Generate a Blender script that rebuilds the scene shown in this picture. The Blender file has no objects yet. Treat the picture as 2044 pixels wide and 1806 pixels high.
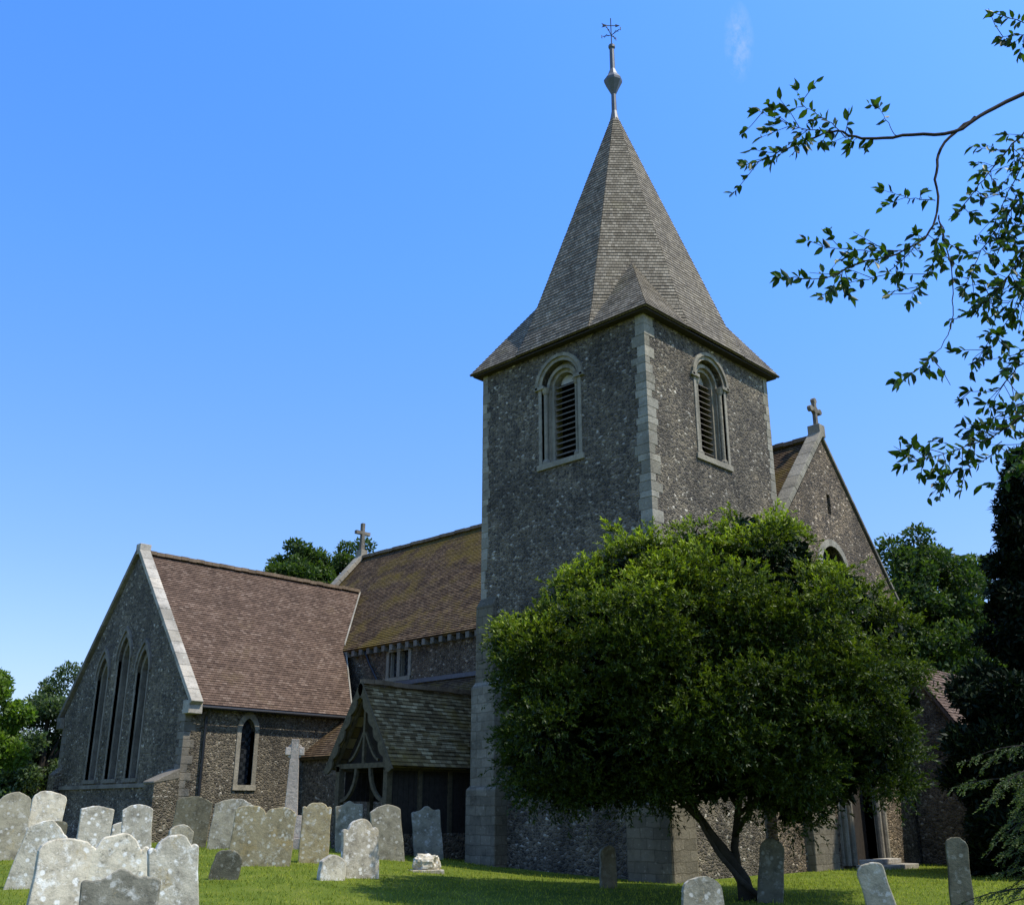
import bpy, bmesh, math, random
import numpy as np
from mathutils import Vector, Matrix, geometry, noise as mnoise
random.seed(7); rng=np.random.default_rng(7)
C=bpy.context.scene.collection
R=math.radians
# ------------------------------------------------------------------ camera
CAM=Vector((33.47,-18.03,1.6)); FW=Vector((-.6997,.7145,0)); RT=Vector((.7145,.6997,0)); Z=Vector((0,0,1))
TH=R(19.4); F=2035.; CT,ST=math.cos(TH),math.sin(TH)
cd=bpy.data.cameras.new('camera'); co=bpy.data.objects.new('camera',cd); C.objects.link(co)
co.location=CAM; co.rotation_euler=(R(90)+TH,0,R(44.4)); cd.sensor_width=36; cd.lens=36*F/2044; cd.clip_end=5000; cd.clip_start=.05
bpy.context.scene.camera=co
def ray(px,py):
    v=903-py; dx=px-1022; y=F*CT-v*ST; z=F*ST+v*CT
    return dx/y, z/y
def P(px,py,f):
    a,b=ray(px,py); return CAM+FW*f+RT*(a*f)+Z*(b*f)
def sm(t): t=min(max(t,0),1); return t*t*(3-2*t)
def gh(x,y):
    dx,dy=x-CAM.x,y-CAM.y; r=.7145*dx+.6997*dy; f=-.6997*dx+.7145*dy
    return .62*sm((3-r)/10)*sm((f-8)/24)+.03*math.sin(x*.7+1)*math.cos(y*.6)
def ghit(px,py,fo=None):
    a,b=ray(px,py)
    if fo is None:
        f=8.
        while f<60:
            p=CAM+FW*f+RT*(a*f)
            if CAM.z+b*f<=gh(p.x,p.y): break
            f+=.05
    else: f=fo
    p=CAM+FW*f+RT*(a*f); return Vector((p.x,p.y,gh(p.x,p.y))),f
# ------------------------------------------------------------------ helpers
def tag(o,label=None,cat=None,group=None,kind=None):
    if label:o['label']=label
    if cat:o['category']=cat
    if group:o['group']=group
    if kind:o['kind']=kind
    return o
def empty(name,loc,label,cat,group=None):
    o=bpy.data.objects.new(name,None); C.objects.link(o); o.location=loc; o.empty_display_size=.3
    return tag(o,label,cat,group)
def attach(o,parent):
    o.parent=parent
    if parent.type=='EMPTY': o.matrix_parent_inverse=Matrix.Translation(-Vector(parent.location))
class MB:
    def __init__(s): s.v=[];s.f=[];s.uv=[]
    def poly(s,pts,uv=None):
        i=len(s.v); s.v+=[tuple(p) for p in pts]; s.f.append(tuple(range(i,i+len(pts)))); s.uv.append(uv)
    def box(s,x0,x1,y0,y1,z0,z1):
        s.hexa([(x0,y0,z0),(x1,y0,z0),(x1,y1,z0),(x0,y1,z0)],[(x0,y0,z1),(x1,y0,z1),(x1,y1,z1),(x0,y1,z1)])
    def hexa(s,b,t):
        i=len(s.v); n=len(b); s.v+=[tuple(p) for p in b]+[tuple(p) for p in t]
        s.f.append(tuple(range(i+n-1,i-1,-1))); s.f.append(tuple(range(i+n,i+2*n))); s.uv+=[None,None]
        for k in range(n):
            m=(k+1)%n; s.f.append((i+k,i+m,i+n+m,i+n+k)); s.uv.append(None)
    def prism(s,pts,vec):
        vec=Vector(vec); s.hexa(pts,[Vector(p)+vec for p in pts])
    def tube(s,pts,rad,n=8):
        pts=[Vector(p) for p in pts]
        if not hasattr(rad,'__len__'): rad=[rad]*len(pts)
        i=len(s.v); up=Vector((.13,.21,.97)); 
        for k,p in enumerate(pts):
            t=(pts[min(k+1,len(pts)-1)]-pts[max(k-1,0)]).normalized()
            a=t.cross(up)
            if a.length<.15: a=t.cross(Vector((1,.1,0)))
            a.normalize(); b=t.cross(a)
            for j in range(n):
                q=2*math.pi*j/n; s.v.append(tuple(p+(a*math.cos(q)+b*math.sin(q))*rad[k]))
        for k in range(len(pts)-1):
            for j in range(n):
                m=(j+1)%n; s.f.append((i+k*n+j,i+k*n+m,i+(k+1)*n+m,i+(k+1)*n+j)); s.uv.append(None)
        s.f.append(tuple(i+j for j in range(n-1,-1,-1))); l=i+(len(pts)-1)*n; s.f.append(tuple(l+j for j in range(n))); s.uv+=[None,None]
    def beam(s,a,b,w,h,up=Z):
        a,b=Vector(a),Vector(b); t=(b-a).normalized(); x=t.cross(up).normalized()*w/2; y=x.cross(t).normalized()*h/2
        s.hexa([a-x-y,a+x-y,a+x+y,a-x+y],[b-x-y,b+x-y,b+x+y,b-x+y])
    def lathe(s,c,prof,n=8,rot=0):
        i=len(s.v); c=Vector(c)
        for r,z in prof:
            for j in range(n):
                q=2*math.pi*j/n+rot; s.v.append((c.x+r*math.cos(q),c.y+r*math.sin(q),c.z+z))
        for k in range(len(prof)-1):
            for j in range(n):
                m=(j+1)%n; s.f.append((i+k*n+j,i+k*n+m,i+(k+1)*n+m,i+(k+1)*n+j)); s.uv.append(None)
    def build(s,name,mat,parent=None,bevel=0,smooth=False,label=None):
        me=bpy.data.meshes.new(name); me.from_pydata(s.v,[],s.f)
        if any(u for u in s.uv):
            l=me.uv_layers.new(name='UVMap'); k=0
            for f,u in zip(s.f,s.uv):
                for j in range(len(f)):
                    if u: l.data[k+j].uv=u[j]
                k+=len(f)
        me.materials.append(mat)
        if smooth: me.polygons.foreach_set('use_smooth',[True]*len(me.polygons))
        me.update()
        o=bpy.data.objects.new(name,me); C.objects.link(o)
        if parent is not None: attach(o,parent)
        if bevel:
            b=o.modifiers.new('bevel','BEVEL'); b.width=bevel; b.segments=2; b.limit_method='ANGLE'; b.angle_limit=R(40)
        if label:o['label']=label
        return o
def np_obj(name,V,Fc,mat,parent=None,tip=None):
    V=np.asarray(V,np.float32); Fc=np.asarray(Fc,np.int32); k=Fc.shape[1]
    me=bpy.data.meshes.new(name); me.vertices.add(len(V)); me.vertices.foreach_set('co',V.ravel())
    me.loops.add(Fc.size); me.loops.foreach_set('vertex_index',Fc.ravel())
    me.polygons.add(len(Fc)); me.polygons.foreach_set('loop_start',np.arange(0,Fc.size,k,dtype=np.int32))
    me.update(calc_edges=True)
    if tip is not None:
        a=me.attributes.new('tip','FLOAT','POINT'); a.data.foreach_set('value',np.asarray(tip,np.float32))
    me.materials.append(mat)
    o=bpy.data.objects.new(name,me); C.objects.link(o)
    if parent is not None: attach(o,parent)
    return o
def norm(a): return a/np.maximum(np.linalg.norm(a,axis=-1,keepdims=True),1e-6)
def leaves(name,Pp,D,L,W,mat,parent=None,tip=None,six=False,fold=.25):
    n=len(Pp); D=norm(D); N=norm(rng.normal(size=(n,3))*.7+np.array([0,0,.6])); S=norm(np.cross(D,N)); N=np.cross(S,D)
    L=np.broadcast_to(np.asarray(L,float),(n,))[:,None]; W=np.broadcast_to(np.asarray(W,float),(n,))[:,None]
    if six:
        vs=[Pp,Pp+D*L*.3+S*W*.46+N*W*fold,Pp+D*L*.65+S*W*.42+N*W*fold,Pp+D*L-N*L*.08,Pp+D*L*.65-S*W*.42+N*W*fold,Pp+D*L*.3-S*W*.46+N*W*fold]
        V=np.stack(vs,1).reshape(-1,3); b=np.arange(n)[:,None]*6
        Fc=np.concatenate([b+np.array([0,1,2,3]),b+np.array([0,3,4,5])]); m=6
    else:
        vs=[Pp,Pp+D*L*.45+S*W*.5+N*W*fold,Pp+D*L,Pp+D*L*.45-S*W*.5+N*W*fold]
        V=np.stack(vs,1).reshape(-1,3); Fc=np.arange(n)[:,None]*4+np.array([0,1,2,3]); m=4
    t=None if tip is None else np.repeat(tip,m)
    return np_obj(name,V,Fc,mat,parent,t)
# ------------------------------------------------------------------ materials
class NT:
    def __init__(s,name,rough=.9,spec=.3):
        s.m=bpy.data.materials.new(name); s.m.use_nodes=True; s.t=s.m.node_tree; s.b=s.t.nodes['Principled BSDF']
        s.b.inputs['Roughness'].default_value=rough; s.b.inputs['Specular IOR Level'].default_value=spec
    def n(s,ty,ins={},**kw):
        nd=s.t.nodes.new(ty)
        for k,v in kw.items(): setattr(nd,k,v)
        for k,v in ins.items(): s.set(nd.inputs[k],v)
        return nd
    def set(s,sock,v):
        if isinstance(v,bpy.types.NodeSocket): s.t.links.new(v,sock)
        else: sock.default_value=v
    def pos(s,scale=(1,1,1)):
        tc=s.n('ShaderNodeTexCoord'); mp=s.n('ShaderNodeMapping',{0:tc.outputs['Object'],'Scale':scale}); return mp.outputs[0]
    def uv(s,scale=(1,1,1)):
        tc=s.n('ShaderNodeTexCoord'); mp=s.n('ShaderNodeMapping',{0:tc.outputs['UV'],'Scale':scale}); return mp.outputs[0]
    def noise(s,vec,scale,detail=4,rough=.6):
        return s.n('ShaderNodeTexNoise',{'Vector':vec,'Scale':scale,'Detail':detail,'Roughness':rough}).outputs[0]
    def ramp(s,fac,st,interp='LINEAR'):
        r=s.n('ShaderNodeValToRGB'); r.color_ramp.interpolation=interp; e=r.color_ramp.elements
        while len(e)<len(st): e.new(.5)
        for k,(p,c) in enumerate(st):
            e[k].position=p
            if not hasattr(c,'__len__'): c=(c,c,c)
            e[k].color=(*c[:3],1)
        s.set(r.inputs[0],fac); return r.outputs[0]
    def mix(s,fac,a,b,bt='MIX'):
        m=s.n('ShaderNodeMix',data_type='RGBA',blend_type=bt); s.set(m.inputs[0],fac)
        for i,c in ((6,a),(7,b)):
            if hasattr(c,'__len__') and len(c)==3: c=(*c,1)
            s.set(m.inputs[i],c)
        return m.outputs[2]
    def math(s,op,a,b=0.):
        m=s.n('ShaderNodeMath',operation=op); s.set(m.inputs[0],a); s.set(m.inputs[1],b); return m.outputs[0]
    def bump(s,h,st=.5,dist=.02,prev=None):
        b=s.n('ShaderNodeBump',{'Strength':st,'Distance':dist,'Height':h})
        if prev is not None: s.set(b.inputs['Normal'],prev)
        s.set(s.b.inputs['Normal'],b.outputs[0]); return b.outputs[0]
    def col(s,c): s.set(s.b.inputs['Base Color'],c if not(hasattr(c,'__len__') and len(c)==3) else (*c,1)); return s.m
def flint(name,tint=(1,1,1)):
    m=NT(name,.78,.22); p=m.pos((9.3,9.3,12.5))
    wp=m.n('ShaderNodeVectorMath',{0:p},operation='ADD'); nz=m.n('ShaderNodeTexNoise',{'Vector':p,'Scale':.6,'Detail':2}); 
    sc=m.n('ShaderNodeVectorMath',{0:nz.outputs['Color']},operation='SCALE'); sc.inputs['Scale'].default_value=.9; m.set(wp.inputs[1],sc.outputs[0])
    v=m.n('ShaderNodeTexVoronoi',{'Vector':wp.outputs[0],'Scale':1.}); e=m.n('ShaderNodeTexVoronoi',{'Vector':wp.outputs[0],'Scale':1.},feature='DISTANCE_TO_EDGE')
    sx=m.n('ShaderNodeSeparateColor',{0:v.outputs['Color']})
    c=m.ramp(sx.outputs[0],[(0,(.045,.041,.037)),(.35,(.083,.075,.063)),(.6,(.122,.108,.086)),(.86,(.17,.15,.12)),(.96,(.25,.235,.2)),(1,(.42,.40,.36))])
    mort=m.ramp(m.noise(m.pos(),3.),[(.3,(.125,.108,.08)),(.7,(.20,.173,.13))])
    ed=m.ramp(e.outputs['Distance'],[(.02,1),(.13,0)])
    c=m.mix(ed,c,mort)
    big=m.ramp(m.noise(m.pos(),.7,6,.7),[(.3,(.55,.54,.53)),(.5,(1,.98,.95)),(.7,(1.5,1.44,1.32))])
    c=m.mix(1.,c,big,'MULTIPLY')
    tcp=m.pos((.9,.9,.16)); c=m.mix(1.,c,m.ramp(m.noise(tcp,1.,4,.6),[(.35,.72),(.6,1.12)]),'MULTIPLY')
    c=m.mix(1.,c,tint,'MULTIPLY')
    m.bump(m.ramp(e.outputs['Distance'],[(0,0),(.25,1)]),.95,.037)
    return m.col(c)
def stone(name,base=(.33,.31,.27),dark=(.12,.11,.09),ashlar=False):
    m=NT(name,.9,.2); p=m.pos()
    c=m.ramp(m.noise(p,2.2,6,.7),[(.3,tuple(x*.55 for x in base)),(.5,base),(.72,tuple(min(1,x*1.35) for x in base))])
    g=m.n('ShaderNodeNewGeometry'); c=m.mix(1.,c,m.ramp(g.outputs['Random Per Island'],[(0,(.7,.68,.63)),(.6,(1,1,1)),(1,(1.18,1.14,1.08))]),'MULTIPLY')
    c=m.mix(m.ramp(m.noise(p,1.1,5,.7),[(.48,0),(.66,.75)]),c,dark)
    c=m.mix(m.ramp(m.noise(p,7,5,.7),[(.5,0),(.66,.5)]),c,tuple(x*.5 for x in base))
    c=m.mix(m.ramp(m.noise(p,9,3,.6),[(.62,0),(.7,.5)]),c,tuple(min(.6,x*1.5) for x in base))
    h=m.noise(p,14,6,.7)
    if ashlar:
        sp=m.n('ShaderNodeSeparateXYZ',{0:p}); cb=m.n('ShaderNodeCombineXYZ',{0:m.math('ADD',sp.outputs[0],sp.outputs[1]),1:sp.outputs[2]})
        wv=m.n('ShaderNodeVectorMath',{0:cb.outputs[0]},operation='ADD'); nz=m.n('ShaderNodeTexNoise',{'Vector':p,'Scale':2.,'Detail':3}); s2=m.n('ShaderNodeVectorMath',{0:nz.outputs['Color']},operation='SCALE'); s2.inputs['Scale'].default_value=.12; m.set(wv.inputs[1],s2.outputs[0])
        b=m.n('ShaderNodeTexBrick',{'Vector':wv.outputs[0],'Color1':(.74,.72,.68,1),'Color2':(1.1,1.07,1.02,1),'Mortar':(.66,.63,.57,1),'Scale':1.,'Mortar Size':.012,'Brick Width':.42,'Row Height':.26})
        c=m.mix(1.,c,b.outputs[0],'MULTIPLY'); h=m.math('SUBTRACT',h,m.math('MULTIPLY',b.outputs['Fac'],.5))
    m.bump(h,.8,.035); return m.col(c)
def tiles(name,stops,w=.17,h=.11,moss=None,spec=.15,rough=.85,patch=.5,var=.2,spots=.5,mossamt=.85):
    m=NT(name,rough,spec); u=m.uv()
    b=m.n('ShaderNodeTexBrick',{'Vector':u,'Color1':(0,0,0,1),'Color2':(1,1,1,1),'Mortar':(.2,.2,.2,1),'Scale':1.,'Mortar Size':.006,'Brick Width':w,'Row Height':h,'Bias':0.})
    c=m.ramp(b.outputs[0],stops)
    c=m.mix(m.math('MULTIPLY',b.outputs['Fac'],.8),c,(.03,.025,.02))
    p=m.pos()
    c=m.mix(1.,c,m.ramp(m.noise(p,1.1,6,.7),[(.3,1-var),(.5,1.),(.7,1+var)]),'MULTIPLY')
    if moss:
        c=m.mix(m.ramp(m.noise(p,.55,8,.72),[(patch,0),(patch+.14,mossamt)]),c,moss)
    c=m.mix(m.ramp(m.noise(p,16,3,.6),[(.66,0),(.72,spots)]),c,(.32,.28,.22))
    m.bump(m.math('SUBTRACT',m.noise(p,22,4),m.math('MULTIPLY',b.outputs['Fac'],1.)),.6,.02)
    return m.col(c)
def plain(name,c,rough=.6,spec=.4,nz=.25,metal=0,sc=8):
    m=NT(name,rough,spec); p=m.pos()
    cc=m.ramp(m.noise(p,sc,5,.65),[(.3,tuple(x*(1-nz) for x in c)),(.7,tuple(x*(1+nz) for x in c))]); m.b.inputs['Metallic'].default_value=metal
    m.bump(m.noise(p,sc*4),.25,.01); return m.col(cc)
def leafmat(name,dark,light,tr=.35,spec=.35,rough=.55,usetip=True):
    m=NT(name,rough,spec); g=m.n('ShaderNodeNewGeometry'); rnd=g.outputs['Random Per Island']
    if usetip:
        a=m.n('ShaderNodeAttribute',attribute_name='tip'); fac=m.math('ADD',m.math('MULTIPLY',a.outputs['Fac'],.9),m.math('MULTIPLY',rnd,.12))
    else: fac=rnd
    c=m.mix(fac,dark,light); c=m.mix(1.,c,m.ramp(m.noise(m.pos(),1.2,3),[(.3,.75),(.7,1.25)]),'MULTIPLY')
    m.col(c); t=m.n('ShaderNodeBsdfTranslucent',{'Color':m.mix(1.,c,(1.3,1.5,.6),'MULTIPLY')})
    mx=m.n('ShaderNodeMixShader',{0:tr,1:m.b.outputs[0],2:t.outputs[0]})
    out=[n for n in m.t.nodes if n.type=='OUTPUT_MATERIAL'][0]; m.t.links.new(mx.outputs[0],out.inputs[0]); return m.m
def gravemat(name,base,lich=(.55,.55,.5),orange=.0):
    m=NT(name,.92,.15); p=m.pos(); oi=m.n('ShaderNodeObjectInfo')
    off=m.n('ShaderNodeVectorMath',{0:p},operation='ADD'); cx=m.n('ShaderNodeCombineXYZ',{0:m.math('MULTIPLY',oi.outputs['Random'],37.),1:m.math('MULTIPLY',oi.outputs['Random'],19.)}); m.set(off.inputs[1],cx.outputs[0]); p=off.outputs[0]
    c=m.ramp(m.noise(p,3.5,6,.7),[(.3,tuple(x*.5 for x in base)),(.5,base),(.72,tuple(x*1.3 for x in base))])
    c=m.mix(1.,c,m.ramp(oi.outputs['Random'],[(0,(.75,.74,.7)),(1,(1.2,1.15,1.05))]),'MULTIPLY')
    v=m.n('ShaderNodeTexVoronoi',{'Vector':p,'Scale':6.}); spot=m.math('ADD',v.outputs['Distance'],m.math('MULTIPLY',m.noise(p,9,4),.5))
    c=m.mix(m.ramp(m.noise(p,2.6,6,.75),[(.58-orange,0),(.72-orange,.75)]),c,(.38,.28,.12))
    c=m.mix(m.ramp(spot,[(.40,.85),(.5,0)]),c,lich)
    c=m.mix(m.ramp(m.noise(p,6,5,.75),[(.53,0),(.66,.75)]),c,lich)
    c=m.mix(m.ramp(m.noise(p,11,4,.7),[(.58,0),(.70,.65)]),c,(.10,.09,.065))
    m.bump(m.noise(p,18,6,.7),.6,.02); return m.col(c)
FL=flint('flint wall',(1.08,1.03,.95)); FL2=flint('flint wall brownish',(1.17,1.02,.87)); FL3=flint('flint gable pale',(1.18,1.13,1.04))
ST_=stone('limestone',(.30,.265,.20)); STQ=stone('corner stone',(.33,.30,.235),dark=(.14,.122,.09)); STL=stone('pale limestone',(.45,.41,.34)); STG=stone('grey weathered stone',(.22,.195,.155),dark=(.08,.07,.055)); STA=stone('buttress ashlar',(.26,.23,.175),dark=(.10,.087,.06),ashlar=True)
TR=tiles('clay roof tiles',[(0,(.09,.057,.040)),(.4,(.132,.085,.059)),(.8,(.165,.108,.076)),(1,(.215,.152,.112))],moss=(.135,.095,.052),patch=.58,var=.2,spots=.35)
TN=tiles('mossy clay tiles',[(0,(.065,.040,.022)),(.5,(.11,.070,.038)),(1,(.17,.115,.066))],moss=(.14,.10,.018),patch=.48,var=.35,mossamt=.8)
TP=tiles('lichened stone tiles',[(0,(.10,.066,.026)),(.5,(.185,.13,.055)),(1,(.37,.29,.15))],w=.22,h=.13,moss=(.18,.125,.028),patch=.5,var=.35)
TS=tiles('oak shingles',[(0,(.135,.108,.070)),(.5,(.20,.165,.112)),(1,(.29,.243,.172))],w=.12,h=.14,moss=(.12,.098,.04),patch=.57,spec=.15,rough=.65,var=.3,spots=.25,mossamt=.65)
TIM=plain('weathered timber',(.10,.078,.043),.8,.2,.4); TIMD=plain('dark timber',(.04,.032,.024),.8,.2,.3); LEAD=plain('lead',(.10,.105,.115),.5,.4,.2,.1)
IRON=plain('black iron',(.015,.015,.016),.5,.5,.2); DARK=plain('dark interior',(.006,.006,.007),.9,.1,.1); LOUV=plain('grey louvre boards',(.18,.15,.115),.8,.2,.3)
RID=plain('ridge tiles',(.19,.135,.085),.9,.2,.4,sc=3)
def glassm():
    m=NT('leaded glass',.15,.8); p=m.pos((7,7,7)); w=m.n('ShaderNodeTexChecker',{'Vector':p,'Scale':1.})
    c=m.mix(w.outputs[1],(.010,.012,.014),(.03,.033,.036)); m.bump(m.noise(m.pos(),5),.4,.02); return m.col(c)
GL=glassm()
# ------------------------------------------------------------------ world, sun
TS_=Vector((.9*.5,.436*.5,.866)).normalized(); az=math.atan2(.9,.436)
w=bpy.data.worlds.new('World'); bpy.context.scene.world=w; w.use_nodes=True; nt=w.node_tree; bg=nt.nodes['Background']
sk=nt.nodes.new('ShaderNodeTexSky'); sk.sky_type='NISHITA'; sk.sun_disc=False; sk.sun_elevation=R(60); sk.sun_rotation=az; sk.air_density=1.; sk.dust_density=1.2; sk.ozone_density=2.2
def vm(op,a,b=None):
    n=nt.nodes.new('ShaderNodeVectorMath'); n.operation=op; nt.links.new(a,n.inputs[0])
    if isinstance(b,bpy.types.NodeSocket): nt.links.new(b,n.inputs[1])
    elif b is not None: n.inputs[1].default_value=b
    return n
def mt_(op,a,b):
    n=nt.nodes.new('ShaderNodeMath'); n.operation=op
    for i,x in enumerate((a,b)):
        if isinstance(x,bpy.types.NodeSocket): nt.links.new(x,n.inputs[i])
        else: n.inputs[i].default_value=x
    return n.outputs[0]
tc=nt.nodes.new('ShaderNodeTexCoord'); sp_=nt.nodes.new('ShaderNodeSeparateXYZ'); nt.links.new(tc.outputs['Generated'],sp_.inputs[0])
rp=nt.nodes.new('ShaderNodeValToRGB'); e_=rp.color_ramp.elements; e_.new(.5); e_.new(.6); e_.new(.9)
for k,(p_,c_) in enumerate([(0,(1.25,1.15,1.3)),(.22,(.98,1.22,1.65)),(.48,(.80,1.45,2.35)),(.68,(.7,1.5,2.7)),(.9,(1.15,1.5,1.95))]): e_[k].position=p_; e_[k].color=tuple(x/4 for x in c_)+(1,)
nt.links.new(sp_.outputs[2],rp.inputs[0])
g4=vm('MULTIPLY',rp.outputs[0],(4,4,4)); m1=vm('MULTIPLY',g4.outputs[0],sk.outputs[0])
sd=mt_('POWER',mt_('MAXIMUM',vm('DOT_PRODUCT',tc.outputs['Generated'],tuple(TS_)).outputs['Value'],0),4.)
hv=nt.nodes.new('ShaderNodeMix'); hv.data_type='RGBA'; nt.links.new(mt_('MULTIPLY',sd,.65),hv.inputs[0]); nt.links.new(m1.outputs[0],hv.inputs[6]); hv.inputs[7].default_value=(3.2,4.6,6.6,1)
a_,b_=ray(1475,85); wd=(FW+RT*a_+Z*b_).normalized()
mp=nt.nodes.new('ShaderNodeMapping'); mp.inputs['Scale'].default_value=(60,60,14); nt.links.new(tc.outputs['Generated'],mp.inputs[0])
nz=nt.nodes.new('ShaderNodeTexNoise'); nz.inputs['Scale'].default_value=1; nz.inputs['Detail'].default_value=7; nz.inputs['Roughness'].default_value=.7; nt.links.new(mp.outputs[0],nz.inputs['Vector'])
sb=vm('SUBTRACT',tc.outputs['Generated'],tuple(wd)); upv=(Z-wd*wd.z).normalized(); rtv=wd.cross(upv).normalized()
d1=vm('DOT_PRODUCT',sb.outputs[0],tuple(rtv)); d2=vm('DOT_PRODUCT',sb.outputs[0],tuple((upv-rtv*.25).normalized()))
e1=mt_('POWER',mt_('ABSOLUTE',mt_('DIVIDE',d1.outputs['Value'],.014),0),2.); e2=mt_('POWER',mt_('ABSOLUTE',mt_('DIVIDE',d2.outputs['Value'],.034),0),2.)
fall=mt_('MAXIMUM',mt_('SUBTRACT',1.,mt_('ADD',e1,e2)),0); fc=mt_('MULTIPLY',mt_('MULTIPLY',fall,mt_('MAXIMUM',mt_('SUBTRACT',nz.outputs[0],.42),0)),1.3)
fc=mt_('MULTIPLY',fc,mt_('GREATER_THAN',vm('DOT_PRODUCT',tc.outputs['Generated'],tuple(wd)).outputs['Value'],.9))
mw=nt.nodes.new('ShaderNodeMix'); mw.data_type='RGBA'; nt.links.new(fc,mw.inputs[0]); nt.links.new(hv.outputs[2],mw.inputs[6]); mw.inputs[7].default_value=(5,5.4,6.4,1); nt.links.new(mw.outputs[2],bg.inputs[0])
bg.inputs[1].default_value=.15
sl=bpy.data.lights.new('sun','SUN'); sl.energy=5; sl.angle=R(.5); sl.color=(1,.95,.84); so=bpy.data.objects.new('sun',sl); C.objects.link(so); so.rotation_euler=TS_.to_track_quat('Z','Y').to_euler(); so.location=(30,0,40)
vs=bpy.context.scene.view_settings; vs.view_transform='Standard'; vs.look='None'; vs.exposure=0
# ------------------------------------------------------------------ ground
def axis(lo,hi,st,far):
    a=list(np.arange(lo,hi,st)); s=st; x=lo
    while x>-far: s*=1.35; x-=s; a.insert(0,x)
    s=st; x=a[-1]
    while x<far: s*=1.35; x+=s; a.append(x)
    return a
xs=axis(-20,50,.6,1500); ys=axis(-25,35,.6,1500)
V=[(x,y,gh(x,y)) for y in ys for x in xs]; nx=len(xs)
Fc=[(j*nx+i,j*nx+i+1,(j+1)*nx+i+1,(j+1)*nx+i) for j in range(len(ys)-1) for i in range(nx-1)]
m=NT('lawn',.95,.1); p=m.pos(); c=m.ramp(m.noise(p,1.2,8,.7),[(.3,(.08,.12,.012)),(.5,(.13,.17,.02)),(.72,(.19,.20,.04))]); c=m.mix(m.ramp(m.noise(p,30,4,.7),[(.4,0),(.7,.5)]),c,(.05,.075,.01)); m.bump(m.noise(p,40,5,.7),.7,.04); m.col(c)
g=np_obj('ground',V,Fc,m.m); tag(g,kind='structure'); g.data.polygons.foreach_set('use_smooth',[True]*len(g.data.polygons))
n=120000; r_=rng.uniform(-14,15,n); f_=11+27*rng.random(n)**1.2
X=CAM.x+FW.x*f_+RT.x*r_; Y=CAM.y+FW.y*f_+RT.y*r_
ok=~((X>10.6)&(X<17.9)&(Y>3.3))&~((X>0)&(X<18)&(Y>5))&~((X<0)&(Y>0)); X,Y=X[ok],Y[ok]
G=np.array([gh(a,b) for a,b in zip(X,Y)])
patch=np.sin(X*1.7+np.cos(Y*1.3)*2)*np.sin(Y*1.9)
Pp=np.stack([X,Y,G-.01],1); D=rng.normal(size=(len(X),3))*.5+np.array([0,0,.8])
gm=leafmat('grass blades',(.10,.14,.014),(.40,.40,.06),.5,.2,.7,False)
o=leaves('grass',Pp,D,(.04+.05*rng.random(len(X)))*(1+.5*np.maximum(patch,0)),.014,gm); tag(o,'short sunlit lawn grass between the gravestones','grass',kind='stuff')
# ------------------------------------------------------------------ building tools
class PL:
    def __init__(s,O,U,N): s.O,s.U,s.N=Vector(O),Vector(U),Vector(N)
    def __call__(s,u,z,d=0): return s.O+s.U*u+s.N*d+Z*z
def arch(cx,z0,zs,w,kind='round',n=12,k=1.25):
    h=w/2; pts=[(cx-h,z0)]
    if kind=='round': pts+=[(cx+h*math.cos(a),zs+h*math.sin(a)) for a in [math.pi*(1-i/n) for i in range(n+1)]]
    elif kind=='point':
        Rr=w*k; a1=math.acos((Rr-h)/Rr)
        L=[(cx-h+Rr-Rr*math.cos(a1*i/n),zs+Rr*math.sin(a1*i/n)) for i in range(n+1)]
        pts+=L+[(2*cx-x,z) for x,z in reversed(L[:-1])]
    else: pts+=[(cx-h,zs),(cx+h,zs)]
    pts.append((cx+h,z0)); return pts
def wall(mb,pl,outline,holes=[],depth=.25):
    polys=[[Vector((u,z,0)) for u,z in outline]]+[[Vector((u,z,0)) for u,z in h] for h in holes]
    flat=[p for q in polys for p in q]; i=len(mb.v); mb.v+=[tuple(pl(p.x,p.y)) for p in flat]
    for t in geometry.tessellate_polygon(polys): mb.f.append((i+t[0],i+t[1],i+t[2])); mb.uv.append(None)
    for h in holes:
        for a,b in zip(h,h[1:]+h[:1]): mb.poly([pl(*a),pl(*b),pl(*b,-depth),pl(*a,-depth)])
def ring(mb,pl,inn,out,d1,d0=0,di=None):
    di=d0 if di is None else di
    for k in range(len(inn)-1):
        a,b,c,d=inn[k],inn[k+1],out[k+1],out[k]
        mb.poly([pl(*a,d1),pl(*b,d1),pl(*c,d1),pl(*d,d1)]); mb.poly([pl(*d,d1),pl(*c,d1),pl(*c,d0),pl(*d,d0)]); mb.poly([pl(*b,d1),pl(*a,d1),pl(*a,di),pl(*b,di)])
    for e in (0,-1): a,d=inn[e],out[e]; mb.poly([pl(*a,d1),pl(*d,d1),pl(*d,d0),pl(*a,di)])
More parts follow.
